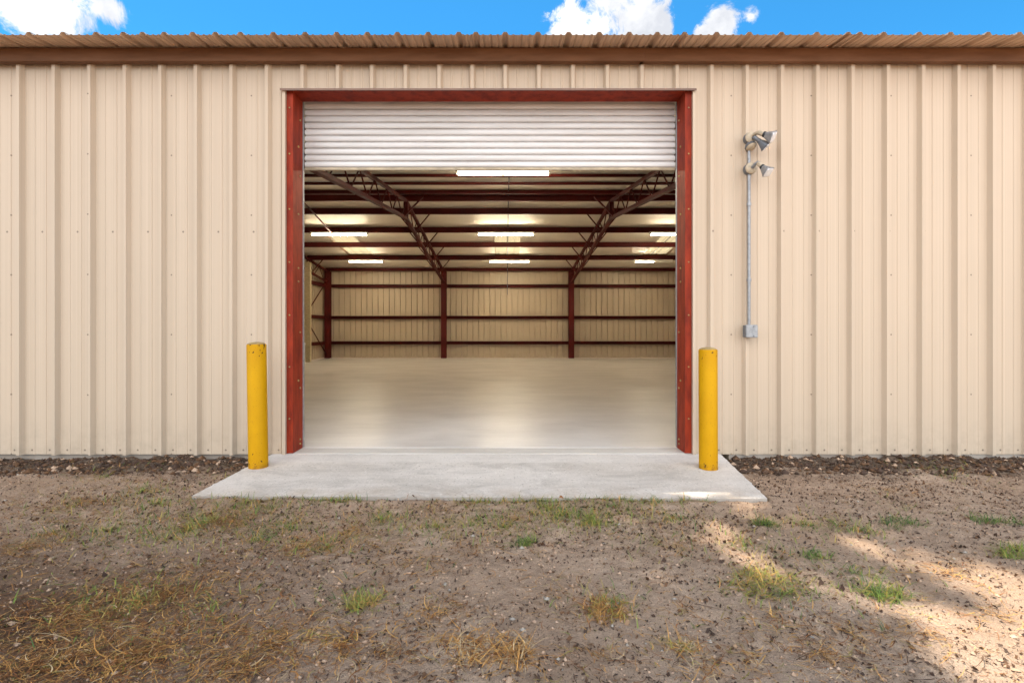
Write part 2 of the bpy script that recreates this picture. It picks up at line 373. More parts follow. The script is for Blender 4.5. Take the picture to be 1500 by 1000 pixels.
# ------------------------------------------------------------------ yard
AP = [(-2.03, 4.456), (1.865, 4.456), (1.700, 3.330), (-2.075, 3.385)]        # apron outline
def worn(poly, skip=1, step=.022, amp=.006):
    out = []
    for i in range(len(poly)):
        a, b = Vector(poly[i]), Vector(poly[(i + 1) % len(poly)]); d = (b - a); k = 1 if i < skip else max(2, int(d.length / step)); nrm = Vector((d.y, -d.x)).normalized()
        for j in range(k):
            e = 0 if j == 0 else amp * (random.random() - .6) - (random.random() < .05) * random.uniform(.004, .014)
            out.append(tuple(a + d * (j / k) - nrm * abs(e) if False else a + d * (j / k) + nrm * (-abs(e) if e < 0 else e * .3)))
    return out
def in_apron(x, y, g=0.0):
    k = np.clip((4.456 - y) / 1.1, 0, 1.05)
    xl = -2.03 - 0.045 * k; xr = 1.865 - 0.165 * k
    yf = 3.385 - 0.055 * (x + 2.075) / 3.775
    return (x > xl - g) & (x < xr + g) & (y > yf - g) & (y < 4.47)
def gz(x, y):
    x = np.asarray(x, float); y = np.asarray(y, float)
    near = np.clip((6 - np.abs(x)) / 2, 0, 1) * np.clip((y + 1.5) / 1.0, 0, 1)
    z = -0.052 + 0.022 * fbm(x * 1.1, y * 1.1, 3) + near * (0.016 * fbm(x * 5, y * 5, 3) + 0.013 * fbm(x * 21 + 5, y * 21, 3))
    band = np.clip((y - 3.85) / 0.3, 0, 1) * np.clip((4.6 - y) / 0.1, 0, 1)
    z = z + band * near * (0.012 + 0.045 * fbm(x * 9 + 3, y * 9, 3))
    z = np.where(in_apron(x, y, 0.015), np.minimum(z, -0.085), z)
    dd = 3.37 - y
    z = z + .018 * np.exp(-np.clip(dd, 0, 5) / .22) * np.clip((2.15 - np.abs(x + .15)) / .35, 0, 1) * (y < 3.40) * ~in_apron(x, y, .015)
    z = np.where(y > 4.46, np.minimum(z, -0.06), z)
    z = np.where((y > 4.5) & (y < 20) & (np.abs(x) < 8), -0.14, z)
    return z
def axis(a0, a1, step, far, n):
    core = np.arange(a0, a1 + step / 2, step)
    t = np.geomspace(step * 2, far, n)
    return core, t
cx_, tx = axis(-5.4, 5.4, 0.0135, 900, 34)
xs = np.concatenate([cx_[0] - tx[::-1], cx_, cx_[-1] + tx])
cy_, ty = axis(1.1, 4.6, 0.0135, 900, 34)
ys = np.concatenate([cy_[0] - ty[::-1], cy_, cy_[-1] + ty])
GX, GY = np.meshgrid(xs, ys); GZ = gz(GX, GY)
nx, ny = len(xs), len(ys)
vv = np.stack([GX.ravel(), GY.ravel(), GZ.ravel()], 1)
ii = (np.arange(ny - 1)[:, None] * nx + np.arange(nx - 1)[None]).ravel()
ff = np.stack([ii, ii + 1, ii + nx + 1, ii + nx], 1)
def np_mesh(name, v, f, mats, mi=None, smooth=True):
    me = bpy.data.meshes.new(name); k = f.shape[1]
    me.vertices.add(len(v)); me.vertices.foreach_set('co', v.astype(np.float32).ravel())
    me.loops.add(f.size); me.loops.foreach_set('vertex_index', f.astype(np.int32).ravel())
    me.polygons.add(len(f)); me.polygons.foreach_set('loop_start', np.arange(0, f.size, k, dtype=np.int32))
    for m in mats: me.materials.append(m)
    if mi is not None: me.polygons.foreach_set('material_index', mi.astype(np.int32))
    me.polygons.foreach_set('use_smooth', np.full(len(f), smooth))
    me.update(calc_edges=True); me.validate()
    o = bpy.data.objects.new(name, me); col.objects.link(o); return o
tag(np_mesh('ground', vv, ff, [M['soil']]), 'bare brown dirt yard in front of the warehouse', kind='structure')

def seen(U, m=.55): return U[np.abs(U[:, 0]) < 1.08 * U[:, 1] + m]
# curved ribbons: straw and grass blades
def ribbons(base, yaw, length, width, lift, curl, seg=5, droop=None):
    """base (n,3); every ribbon starts at base, heads along yaw, rises by lift (rad), bends by curl (rad, sideways) and droop (rad, downward)"""
    n = len(base); P = np.zeros((n, seg + 1, 3)); P[:, 0] = base
    a = yaw.copy(); e = lift.copy(); W = np.zeros((n, seg + 1, 3))
    for k in range(seg + 1):
        W[:, k] = np.stack([-np.sin(a), np.cos(a), np.zeros(n)], 1)
        if k < seg:
            d = np.stack([np.cos(a) * np.cos(e), np.sin(a) * np.cos(e), np.sin(e)], 1)
            P[:, k + 1] = P[:, k] + d * (length / seg)[:, None]
            a = a + curl / seg
            if droop is not None: e = e - droop / seg
    t = np.linspace(0, 1, seg + 1); prof = (1 - 0.85 * t ** 1.6)
    off = W * (width[:, None] * prof[None])[:, :, None] * 0.5
    A, B = P - off, P + off
    v = np.stack([A, B], 2).reshape(n, (seg + 1) * 2, 3)
    fl = np.array([[2 * k, 2 * k + 1, 2 * k + 3, 2 * k + 2] for k in range(seg)])
    f = (np.arange(n)[:, None, None] * (seg + 1) * 2 + fl[None]).reshape(-1, 4)
    return v.reshape(-1, 3), f, seg
def keep_up(v, lo=0.002):
    g = gz(v[:, 0], v[:, 1]) + lo
    ap = in_apron(v[:, 0], v[:, 1], 0.0)
    g = np.where(ap, -0.012, g)
    v[:, 2] = np.maximum(v[:, 2], g); return v
def spot(px, py, rad, n):
    x, y = gp(px, py); r = np.abs(rng.normal(0, 1, n)) * rad * 0.75; a = rng.random(n) * 2 * np.pi
    return np.stack([x + r * np.cos(a) * 1.15, y + r * np.sin(a)], 1)
def blend(parts): return np.concatenate(parts, 0)

# dry straw lying about, thick in the left corner and in spots
S = [spot(*q) for q in [(120, 900, .42, 1000), (40, 800, .5, 700), (250, 870, .36, 600), (600, 830, .3, 140), (820, 870, .3, 160), (1000, 800, .3, 200), (560, 960, .2, 140), (650, 900, .2, 120), (880, 960, .2, 140), (1100, 960, .2, 140), (1350, 930, .2, 160), (1300, 720, .4, 200), (520, 780, .3, 240), (760, 760, .3, 200), (330, 765, .3, 520), (450, 800, .25, 260), (200, 960, .3, 900), (60, 980, .3, 700),
     (400, 950, .2, 260), (120, 740, .5, 500), (500, 950, .15, 120), (1200, 950, .2, 240), (1000, 890, .12, 60), (1390, 840, .2, 200), (1250, 930, .2, 160), (700, 800, .3, 110), (640, 745, .35, 160), (1130, 900, .2, 120),
     (950, 760, .4, 180), (1450, 900, .25, 150), (330, 980, .2, 300), (1040, 980, .15, 120)]]
U = np.stack([rng.uniform(-5.2, 5.2, 16000), rng.uniform(1.3, 4.42, 16000)], 1); U = seen(U)
keep = fbm(U[:, 0] * 1.7 + 40, U[:, 1] * 2.6, 4) + rng.normal(0, .2, len(U)) > 0.16 + .3 * np.clip((U[:, 0] + .8) / 1.5, 0, 1)
S.append(U[keep]); S = blend(S); S = S[(S[:, 1] > 1.2) & (S[:, 1] < 4.42) & ~in_apron(S[:, 0], S[:, 1], 0.01)]
S = np.concatenate([S] + [S[S[:, 0] < -.2] + rng.normal(0, .07, (int((S[:, 0] < -.2).sum()), 2)) for _ in range(1)])
S = S[(S[:, 1] < 4.42) & ~in_apron(S[:, 0], S[:, 1], 0.01)]
n = len(S)
base = np.stack([S[:, 0], S[:, 1], gz(S[:, 0], S[:, 1]) + 0.003 + rng.random(n) * 0.012], 1)
v, f, sg = ribbons(base, np.where(S[:, 0] < 0, .6, -.6) + rng.normal(0, .9, n) + np.pi * (rng.random(n) < .5), rng.gamma(2.4, .0175, n) + .012, rng.gamma(4, .00042, n) + .0007, rng.normal(.10, .20, n), rng.normal(0, 1.7, n), 6, rng.normal(.5, .5, n))
left = np.clip((-S[:, 0] - .2) / 1.6, 0, 1)
r = rng.random(n); mi = np.where(r < .30 + .10 * left, 1, np.where(r < .50 + .12 * left, 4, np.where(r < .88, 0, np.where(r < .93, 2, 3))))
tag(np_mesh('straw', keep_up(v), f, [M['straw_a'], M['straw_b'], M['straw_c'], M['olive'], M['straw_d']], np.repeat(mi, sg)), 'dry straw and dead grass stems scattered over the dirt', 'dead grass', kind='stuff')

# thin living grass: strip along the apron, patches
G = [spot(*q) for q in [(210, 722, .16, 200), (275, 775, .22, 260), (330, 700, .2, 60), (800, 745, .22, 300), (870, 765, .12, 140), (700, 735, .18, 160), (1185, 772, .1, 120), (1265, 778, .1, 90),
     (200, 885, .2, 260), (960, 740, .2, 120), (1010, 735, .12, 90), (100, 745, .3, 160), (400, 745, .25, 200), (150, 700, .4, 160), (380, 790, .18, 110), (1400, 700, .3, 60), (1330, 745, .2, 50), (960, 800, .2, 50), (230, 790, .2, 160)]]
G += [spot(*q) for q in [(300, 765, .3, 420), (230, 740, .3, 300), (420, 770, .25, 260), (130, 870, .3, 120), (310, 900, .25, 90), (820, 755, .3, 420), (740, 770, .25, 240), (900, 745, .25, 220), (1230, 770, .2, 160), (1380, 690, .3, 160), (560, 760, .25, 260), (640, 770, .3, 300), (480, 800, .25, 240), (860, 760, .3, 300), (980, 760, .25, 200), (360, 740, .3, 320), (160, 780, .35, 300), (1090, 800, .3, 220), (1250, 840, .25, 200), (900, 880, .15, 120), (520, 880, .15, 110), (1150, 870, .2, 200), (700, 760, .2, 160), (80, 780, .3, 220)]]
e = rng.beta(.8, 1.15, 2400)
G.append(np.stack([-1.95 + 3.3 * e, 3.37 - .05 * e - np.abs(rng.normal(0, .03, 2400)) + .008], 1)[(fbm(e * 14, e * 0, 3) + rng.normal(0, .12, 2400)) > -.08])
G = blend(G); G = G[(G[:, 1] > 1.2) & (G[:, 1] < 4.4) & ~in_apron(G[:, 0], G[:, 1], -0.006)]
n = len(G)
base = np.stack([G[:, 0], G[:, 1], gz(G[:, 0], G[:, 1]) - .002], 1)
v, f, sg = ribbons(base, rng.random(n) * 6.28, rng.uniform(.025, .075, n), rng.uniform(.0025, .0045, n), rng.uniform(.2, 1.2, n), rng.normal(0, .5, n), 4, rng.uniform(.2, 1.4, n))
r = rng.random(n); mi = np.where(r < .4, 0, np.where(r < .62, 1, np.where(r < .9, 2, 3)))
tag(np_mesh('grass', v, f, [M['green'], M['green_d'], M['olive'], M['straw_a']], np.repeat(mi, sg)), 'thin short grass along the apron and in patches', 'grass', kind='stuff')

# leaf litter and crumbs
n0 = 118000
U = seen(np.stack([rng.uniform(-5.2, 5.2, n0), 1.3 + 3.14 * rng.random(n0) ** .9], 1)); n0 = len(U)
w = .55 + 1.0 * fbm(U[:, 0] * 2.4, U[:, 1] * 3.0, 4) + np.where(U[:, 1] > 3.95, .6, 0)
U = U[(rng.random(n0) < w) & ~in_apron(U[:, 0], U[:, 1], .005)]
n = len(U); L_ = np.minimum((rng.gamma(1.5, .0021, n) + .0019) * np.where(rng.random(n) < .03, 1.7, 1), .0125); W_ = L_ * rng.uniform(.3, .6, n); a = np.where(U[:, 0] < 0, .5, -.5) + rng.normal(0, .9, n)
t1 = np.stack([np.cos(a), np.sin(a), rng.normal(0, .45, n)], 1); t2 = np.stack([-np.sin(a), np.cos(a), rng.normal(0, 1.0, n)], 1)
c = np.stack([U[:, 0], U[:, 1], gz(U[:, 0], U[:, 1]) + .004], 1); up = np.array([0, 0, 1.])
v = np.stack([c - t1 * L_[:, None], c - t2 * W_[:, None] + up * (W_ * .5)[:, None], c + t1 * L_[:, None] + up * (L_ * .25)[:, None], c + t2 * W_[:, None] + up * (W_ * .5)[:, None]], 1).reshape(-1, 3)
o4 = np.arange(n) * 4; f = np.concatenate([np.stack([o4, o4 + 1, o4 + 2], 1), np.stack([o4, o4 + 2, o4 + 3], 1)])
r = rng.random(n); mi = np.where(r < .56, 0, np.where(r < .84, 1, 2)); mi = np.concatenate([mi, mi])
tag(np_mesh('leaf_litter', v, f, [M['lit_a'], M['lit_b'], M['lit_c']], mi, False), 'small fallen leaves and crumbs on the dirt', 'leaf litter', kind='stuff')

# pebbles and clods
n0 = 42000
U = seen(np.stack([rng.uniform(-5.2, 5.2, n0), rng.uniform(1.3, 4.43, n0)], 1)); U = U[~in_apron(U[:, 0], U[:, 1], .01)]
n = len(U); band = U[:, 1] > 3.95
rad = np.where(band, rng.gamma(1.6, .0045, n) + .003, np.minimum(rng.gamma(1.2, .0017, n) + .0016, .012))
oc = np.array([[1, 0, 0], [0, 1, 0], [-1, 0, 0], [0, -1, 0], [0, 0, .8], [0, 0, -.8], [.7, .7, .1], [-.7, .7, -.1], [-.7, -.7, .15], [.7, -.7, 0]])
of = np.array([[0, 6, 4], [6, 1, 4], [1, 7, 4], [7, 2, 4], [2, 8, 4], [8, 3, 4], [3, 9, 4], [9, 0, 4], [6, 0, 5], [1, 6, 5], [7, 1, 5], [2, 7, 5], [8, 2, 5], [3, 8, 5], [9, 3, 5], [0, 9, 5]])
jit = 1 + rng.normal(0, .18, (n, 10, 3))
v = (oc[None] * jit * rad[:, None, None] * rng.uniform(.6, 1.3, (n, 1, 3))) + np.stack([U[:, 0], U[:, 1], gz(U[:, 0], U[:, 1]) + rad * .3], 1)[:, None]
f = (np.arange(n)[:, None, None] * 10 + of[None]).reshape(-1, 3)
r = rng.random(n); mi = np.where(r < np.where(band, .03, .05), 0, np.where(r < .72, 1, np.where(r < .85, 2, 3))); mi = np.where(band & (r < .62), np.where(r < .05, 3, np.where(r < .40, 2, 3)), mi)
tag(np_mesh('pebbles', v.reshape(-1, 3), f, [M['peb'], M['clod'], M['lit_a'], M['lit_b']], np.repeat(mi, 16), False), 'pale grit and dark clods on the dirt', 'pebbles', kind='stuff')

# single tufts one can point to
def tuft(px, py, rad, n, lo, hi, mats, label, lift=(.35, 1.35), group='grass tufts growing in the yard'):
    x, y = gp(px, py)
    n = int(n * 1.5); a = rng.random(n) * 6.28; k = rng.integers(0, 5, n); th = rng.random() * 3.14
    cx_k = rng.normal(0, rad * .5, 5); cy_k = rng.normal(0, rad * .3, 5)
    dx = cx_k[k] + rng.normal(0, rad * .32, n); dy = cy_k[k] + rng.normal(0, rad * .28, n)
    bx, by = x + dx, y + dy
    lo *= .6
    z0 = float(gz(x, y))
    base = np.stack([bx, by, gz(bx, by) - .002], 1)
    v, f, sg = ribbons(base, a, rng.uniform(lo, hi, n) * rng.uniform(.6, 1, n), rng.uniform(.0022, .0042, n), rng.uniform(lift[0], lift[1], n), rng.normal(0, .7, n), 6, rng.uniform(.3, 1.9, n))
    v = keep_up(v, .001) - np.array([x, y, z0])
    o = np_mesh('grass_tuft', v, f, [M[k] for k in mats], np.repeat(rng.integers(0, len(mats), n), sg)); o.location = (x, y, z0)
    return tag(o, label, 'grass tuft', group)
tuft(1128, 768, .075, 120, .06, .12, ['green', 'green_d', 'green_d', 'olive'], 'dark green grass tuft just off the right front corner of the apron')
tuft(1315, 768, .10, 120, .05, .11, ['green', 'green_d', 'green_d'], 'low dark green grass clump between the apron corner and the right edge')
tuft(1460, 764, .12, 130, .05, .12, ['green_d', 'green_d', 'green'], 'dark green grass clump near the wall at the far right edge')
tuft(1196, 812, .06, 80, .04, .08, ['green_d', 'green'], 'small dark green tuft beside the sunlit dirt strip')
tuft(1300, 868, .11, 190, .06, .13, ['green', 'green', 'green_d', 'olive'], 'spreading green tuft in shade below the sunlit strip')
tuft(1480, 812, .11, 150, .05, .11, ['green', 'olive', 'green'], 'bright yellow green tuft lit by sun at the right edge')
tuft(766, 788, .06, 90, .06, .10, ['green', 'green_d', 'green'], 'small upright green tuft in front of the middle of the apron')
tuft(865, 768, .07, 80, .05, .09, ['green', 'olive'], 'sparse green tuft just beyond the right half of the apron edge')
tuft(1125, 852, .16, 240, .07, .15, ['olive', 'straw_a', 'olive', 'green'], 'wide yellow olive grass clump with wiry dry stems', (.15, 1.0))
tuft(535, 884, .08, 130, .05, .10, ['olive', 'straw_a', 'olive', 'green'], 'small olive tuft on bare dirt left of centre', (.3, 1.1))
tuft(890, 895, .11, 170, .06, .12, ['straw_a', 'olive', 'straw_b'], 'ragged brown and olive tuft right of centre on bare dirt', (.2, 1.0))
tuft(735, 955, .11, 300, .06, .14, ['straw_a', 'straw_a', 'straw_b', 'straw_c'], 'tangled golden dead grass clump at the bottom centre', (.05, .8))
tuft(1010, 945, .06, 70, .06, .12, ['straw_a', 'straw_c', 'olive'], 'thin straw coloured tuft in the foreground right of the golden clump', (.2, .9))

# ------------------------------------------------------------------ concrete
def slab(name, poly, z_top, z_bot, m, label):
    b = MB(); n = len(poly)
    zt = z_top if isinstance(z_top, (list, tuple)) else [z_top] * n
    b.add([(x, y, zt[i]) for i, (x, y) in enumerate(poly)] + [(x, y, z_bot) for x, y in poly],
          [tuple(range(n)), tuple(range(2 * n - 1, n - 1, -1))] + [])
    b.add(b.v[:], [(i, (i + 1) % n, n + (i + 1) % n, n + i) for i in range(n)], 1)
    return tag(b.build(name, [m, M['footing'] if name == 'apron' else m]), label, kind='structure')
APW = worn(AP)
slab('apron', APW, [-.007 - .016 * (4.456 - y) for x, y in APW], -.12, M['apron'], 'pale concrete apron at the foot of the door')
slab('threshold', [(-1.90, 4.462), (1.61, 4.462), (1.61, 4.665), (-1.90, 4.665)], -.003, -.12, M['sill'], 'lighter concrete threshold strip under the door')
slab('floor', [(XL + .02, 4.669), (XR - .02, 4.669), (XR - .02, YF - .02), (XL + .02, YF - .02)], 0.0, -.12, M['floor'], 'smooth concrete floor inside the warehouse')

# ------------------------------------------------------------------ the warehouse
W = tag(empty('warehouse', (0, YW, 0)), 'tan corrugated metal warehouse with brown eave and raised roll-up door', 'building')
ribs_main = [32 + 51.6 * k for k in range(-16, 10)] + [546, 595, 644, 692, 740, 789, 838.5, 888.5, 939, 990] + [1040.5 + 51.25 * k for k in range(0, 20)]
def rib_profile(centres, x0, x1, h, bw, tw, minor, mh=.0045, mw=.011):
    P = [(x0, 0)]
    cs = sorted(c for c in centres if x0 + bw < c < x1 - bw)
    for i, c in enumerate(cs):
        P += [(c - bw, 0), (c - tw, h), (c + tw, h), (c + bw, 0)]
        nxt = cs[i + 1] if i + 1 < len(cs) else c + .3
        for fr in minor:
            q = c + (nxt - c) * fr
            if q + mw < x1: P += [(q - mw, 0), (q - mw * .5, mh), (q + mw * .5, mh), (q + mw, 0)]
    P.append((x1, 0)); return P
def sheet(b, prof, z0, z1, place, mi=0):       # place(x, off, z) -> point
    n = len(prof); zf0 = z0 if callable(z0) else (lambda x: z0); zf1 = z1 if callable(z1) else (lambda x: z1)
    vs = [place(x, o, zf0(x)) for x, o in prof] + [place(x, o, zf1(x)) for x, o in prof]
    b.add(vs, [(i, i + 1, n + i + 1, n + i) for i in range(n - 1)], mi)
cent = [wx(p) for p in ribs_main]
fw = MB(); pl = lambda x, o, z: (x, YW - o, z)
OX0, OX1, OZ = -1.912, 1.620, 3.158
sheet(fw, rib_profile(cent, XL, OX0, .040, .031, .014, (.36, .68), .0045, .010), -.012, 3.472, pl)
sheet(fw, rib_profile(cent, OX0, OX1, .040, .031, .014, (.36, .68), .0045, .010), OZ, 3.472, pl)
sheet(fw, rib_profile(cent, OX1, XR, .040, .031, .014, (.36, .68), .0045, .010), -.012, 3.472, pl)
tag(fw.build('wall', M['wall'], W), 'front wall of tan ribbed metal panels')
bw_ = MB(); c2 = [XL + .1 + .2135 * k for k in range(70)]
sheet(bw_, rib_profile(c2, XL, XR, .042, .022, .018, ()), 0, 3.485, lambda x, o, z: (x, YF + o, z))
bw_.build('wall', M['liner'], W)
for X, sgn in ((XL, -1), (XR, 1)):
    ew = MB(); c3 = [4.6 + .2135 * k for k in range(72)]
    pr = rib_profile(c3, YW, YF, .042, .022, .018, ())
    pr = sorted(pr + [(RIDGE, 0)])
    sheet(ew, pr, 0, lambda y: zr(y) - .02, lambda y, o, z, X=X, s=sgn: (X + s * o, y, z)); ew.build('wall', M['liner'], W)
ft = MB(); ft.box(XL, -2.2, YW + .03, YW + .2, -.3, -.016); tag(ft.build('footing', M['footing'], W), 'concrete footing under the front wall')
ft = MB(); ft.box(1.95, XR, YW + .012, YW + .2, -.3, -.016); ft.build('footing', M['footing'], W)

# roof: outer sheet with overhang, three translucent strips, vinyl liner
hump = [41.7, 91.7, 140, 180, 208, 240, 281.7, 315, 351.7, 400, 446.7, 493, 538, 582, 627, 672, 697, 740, 788, 833, 878, 922, 963, 1003, 1050, 1098, 1145, 1197, 1243, 1260, 1295, 1347, 1393, 1448, 1494]
hump = [hump[0] - 47 * k for k in range(11, 0, -1)] + hump + [1494 + 47 * k for k in range(1, 12)]
YO = 4.155
hx = [(p - CX) * YO / F for p in hump]
rp = rib_profile(hx, XL - .1, XR + .1, .025, .030, .013, (.25, .5, .75), .006, .012)
SKY = [(-5.42, -4.58), (-.375, .465), (4.70, 5.54)]
SY0, SY1 = 15.35, 17.75
rows = [YO, RIDGE, SY0, SY1, YF + .25]
rb = MB()
vs = [(x, y, zr(y) + o) for y in rows for x, o in rp]; n = len(rp); fs = []
def in_sky(xm): return next((k for k, (a, b) in enumerate(SKY) if a < xm < b), None)
skyf = {0: [], 1: [], 2: []}
for r_ in range(len(rows) - 1):
    for i in range(n - 1):
        q = (r_ * n + i, r_ * n + i + 1, (r_ + 1) * n + i + 1, (r_ + 1) * n + i)
        k = in_sky((rp[i][0] + rp[i + 1][0]) / 2) if r_ == 2 else None
        (fs if k is None else skyf[k]).append(q)
rb.add(vs, fs)
roof = tag(rb.build('roof', M['roof'], W), 'brown corrugated roof sheets overhanging the front wall')
for k in range(3):
    used = sorted({i for q in skyf[k] for i in q}); ix = {a: j for j, a in enumerate(used)}
    s = MB(); s.add([vs[a] for a in used], [tuple(ix[a] for a in q) for q in skyf[k]])
    o = s.build('skylight', M['sky_sheet']); o.parent = roof
lb = MB(); edges = sorted([XL + .01, XR - .01] + [round(min(vs[a][0] for q in skyf[k] for a in q), 4) for k in range(3)] + [round(max(vs[a][0] for q in skyf[k] for a in q), 4) for k in range(3)])
ly = [YW + .03, RIDGE, SY0, SY1, YF - .01]
lv = [(x, y, zr(y) - .07) for y in ly for x in edges]; ne = len(edges)
lb.add(lv, [(r_ * ne + i, r_ * ne + i + 1, (r_ + 1) * ne + i + 1, (r_ + 1) * ne + i) for r_ in range(4) for i in range(ne - 1) if not (r_ == 2 and in_sky((edges[i] + edges[i + 1]) / 2) is not None)])
# taped seams of the insulation blankets
x = XL + .6
while x < XR - .3:
    if all(not (a - .06 < x < b + .06) for a, b in SKY):
        lb.box(x - .012, x + .012, YW + .1, RIDGE - .03, 0, 0.0001) if False else None
    x += 1.22
ins = lb.build('insulation', M['vinyl']); ins.parent = roof
rc = MB()
for k, (a, b_) in enumerate([(XL - .1, -3.2), (-3.2, 1.15), (1.15, 5.0), (5.0, XR + .1)]):
    t = MB(); g = .0025 * (k % 2)
    t.extrude([(4.372 - g, 3.368 - g), (4.376, 3.362), (4.428, 3.362), (4.428, 3.474), (4.372 - g, 3.474)], 'x', a, b_ + (.03 if k < 3 and k % 2 else 0))
    t.build('eave_trim', M['trim'], W, bevel=.002)

# door frame
df = tag(empty('door_frame', (0, YW, 0)), None); df.parent = W; df.matrix_parent_inverse = Matrix.Translation((0, -YW, 0))
def child(b, name, m, par, **k):
    o = b.build(name, m, None, **k); o.parent = par
    o.matrix_parent_inverse = Matrix.Translation(-Vector((0, YW, 0))); return o
def channel(x_in, s):     # steel channel: web towards the opening, flanges front and rear
    t = .007; xo = x_in + s * .056
    return [(x_in, 4.452), (x_in, 4.662), (xo, 4.662), (xo, 4.655), (x_in + s * t, 4.655), (x_in + s * t, 4.459), (xo, 4.459), (xo, 4.452)]
for x_in, s in ((-1.851, -1), (1.559, 1)):
    j = MB(); j.extrude(channel(x_in, s), 'z', 0.0 if s else 0, 3.143)
    for zz in (.05, .09, .55, .62, 1.05, 1.5, 1.62, 2.1, 2.45, 2.7, 2.95):
        yb = 4.60 if int(zz * 100) % 2 else 4.56
        j.lathe([(.009, 0), (.009, .006), (.006, .009)], (x_in - s * .0005, yb, zz), (-s, 0, 0), 8, 1)
    for zz in (.3, .75, 1.2, 1.66, 2.12, 2.6, 3.0):
        j.lathe([(.007, 0), (.007, .005), (.004, .007)], (x_in + s * .03, 4.4525, zz), (0, -1, 0), 8, 1)
    child(j, 'jamb', [M['oxide'], M['cap']], df)
h = MB(); h.extrude([(4.452, 3.145), (4.662, 3.145), (4.662, 3.20), (4.655, 3.20), (4.655, 3.152), (4.459, 3.152), (4.459, 3.156), (4.452, 3.156)], 'x', -1.907, 1.615); child(h, 'header', M['oxide'], df)
d = MB(); d.extrude([(4.408, 3.149), (4.408, 3.131), (4.411, 3.131), (4.411, 3.146), (4.462, 3.158), (4.462, 3.162)], 'x', wx(414), wx(1017)); child(d, 'drip_flashing', M['drip'], df)
for x_a, x_b in ((-1.935, -1.909), (1.617, 1.643)):
    t = MB(); t.box(x_a, x_b, 4.425, 4.4615, -.008, 3.145); child(t, 'jamb_trim', M['wall'], df, bevel=.003)

# raised roll-up door
rd = empty('roll_up_door', (0, YW, 0)); rd.parent = W; rd.matrix_parent_inverse = Matrix.Translation((0, -YW, 0)); rd['label'] = 'white slatted roll-up door raised to the top of the opening'
cpts = []; z = 2.560; pitch = .0592
while z < 3.25:
    for dy, dz in ((.022, 0), (.022, .006), (.001, .009), (-.004, .016), (-.006, .028), (-.005, .040), (-.002, .050), (.020, .053)): cpts.append((4.706 + dy, z + dz))
    z += pitch
cm = MB(); nn = len(cpts)
cm.add([(-1.846, y, q) for y, q in cpts] + [(1.554, y, q) for y, q in cpts], [(i, i + 1, nn + i + 1, nn + i) for i in range(nn - 1)])
child(cm, 'curtain', M['curtain'], rd, smooth=True)
bb = MB(); bb.extrude([(4.695, 2.537), (4.725, 2.537), (4.725, 2.541), (4.709, 2.541), (4.709, 2.562), (4.703, 2.562), (4.703, 2.541), (4.695, 2.541)], 'x', -1.846, 1.554); child(bb, 'bottom_bar', M['bar'], rd)
for x_a, x_b in ((-1.857, -1.847), (1.555, 1.565)):
    g = MB(); g.box(x_a, x_b, 4.668, 4.694, .002, 3.2); child(g, 'guide_rail', M['galv'], rd, bevel=.002)

# purlins, trusses, columns, girts
def zsec(b, y, top, d=.2, flange=.062, t=.004, s=1):
    b.extrude([(y, top), (y + s * flange, top), (y + s * flange, top - t), (y + s * t, top - t), (y + s * t, top - d), (y - s * flange, top - d), (y - s * flange, top - d + t), (y, top - d + t)], 'x', XL + .05, XR - .05)
PUR = [4.9, 6.4, 8.0, 9.68, 10.56, 11.62, 12.12, 13.03, 14.56, 16.05, 17.65]
for y in PUR:
    b = MB(); zsec(b, y, zr(y) - .08, .162 if y > RIDGE else (.095 if y > 11 else .065), s=1); b.build('purlin', M['steel'], W)
b = MB(); zsec(b, 19.42, zr(19.5) - .08, .13); tag(b.build('eave_strut', M['steel'], W), None)
TX = [-6.72, -2.34, 2.47, 7.10]
TOPD, DEP = .275, .40
for X in TX:
    t = empty('truss', (X, RIDGE, 0)); t.parent = W; t.matrix_parent_inverse = Matrix.Translation((0, -YW, 0))
    def part(b, name):
        o = b.build(name, M['steel']); o.parent = t; o.matrix_parent_inverse = Matrix.Translation((-X, -RIDGE, 0)); return o
    zt = lambda y: zr(y) - TOPD
    for half in ((4.85, RIDGE), (RIDGE, 19.42)):
        a, e_ = half
        for off, nm, wd in ((0, 'top_chord', .075), (DEP, 'bottom_chord', .085)):
            b = MB(); ya, ye = a, e_
            b.bar((X, ya, zt(ya) - off), (X, ye, zt(ye) - off), wd, .06); part(b, nm)
        k = 15; path = []
        for i in range(k + 1):
            y = a + (e_ - a) * i / k
            path.append((X, y, zt(y) - (.0 if i % 2 else DEP)))
        b = MB(); b.sweep(path, .014, 6); part(b, 'web')
    b = MB(); b.bar((X, RIDGE, zt(RIDGE) + .02), (X, RIDGE, zt(RIDGE) - DEP - .04), .10, .10); part(b, 'ridge_post')
    inner = 1 if X < 0 else -1
    for y in (11.62, 13.03, 14.56, 16.05, 17.65):
        for sd in ((inner,) if abs(X) > 3 else (inner, -inner)):
            if y == 11.62 and sd != inner: continue
            b = MB(); b.bar((X + sd * .03, y, zt(y) - DEP), (X + sd * (.46 if y == 11.62 else .40), y + .02, zr(y) - .22), .05 if y == 11.62 else .028, .03); part(b, 'flange_brace')
def isec(b, x, y, z0, z1, w=.20, d=.2, t=.012):
    b.extrude([(x - w / 2, y - d / 2), (x + w / 2, y - d / 2), (x + w / 2, y - d / 2 + t), (x + t / 2, y - d / 2 + t), (x + t / 2, y + d / 2 - t), (x + w / 2, y + d / 2 - t),
               (x + w / 2, y + d / 2), (x - w / 2, y + d / 2), (x - w / 2, y + d / 2 - t), (x - t / 2, y + d / 2 - t), (x - t / 2, y - d / 2 + t), (x - w / 2, y - d / 2 + t)], 'z', z0, z1)
for X in TX:
    for y in (4.82, 19.34):
        b = MB(); isec(b, X, y, 0.002, zr(y) - .24); b.build('column', M['steel'], W)
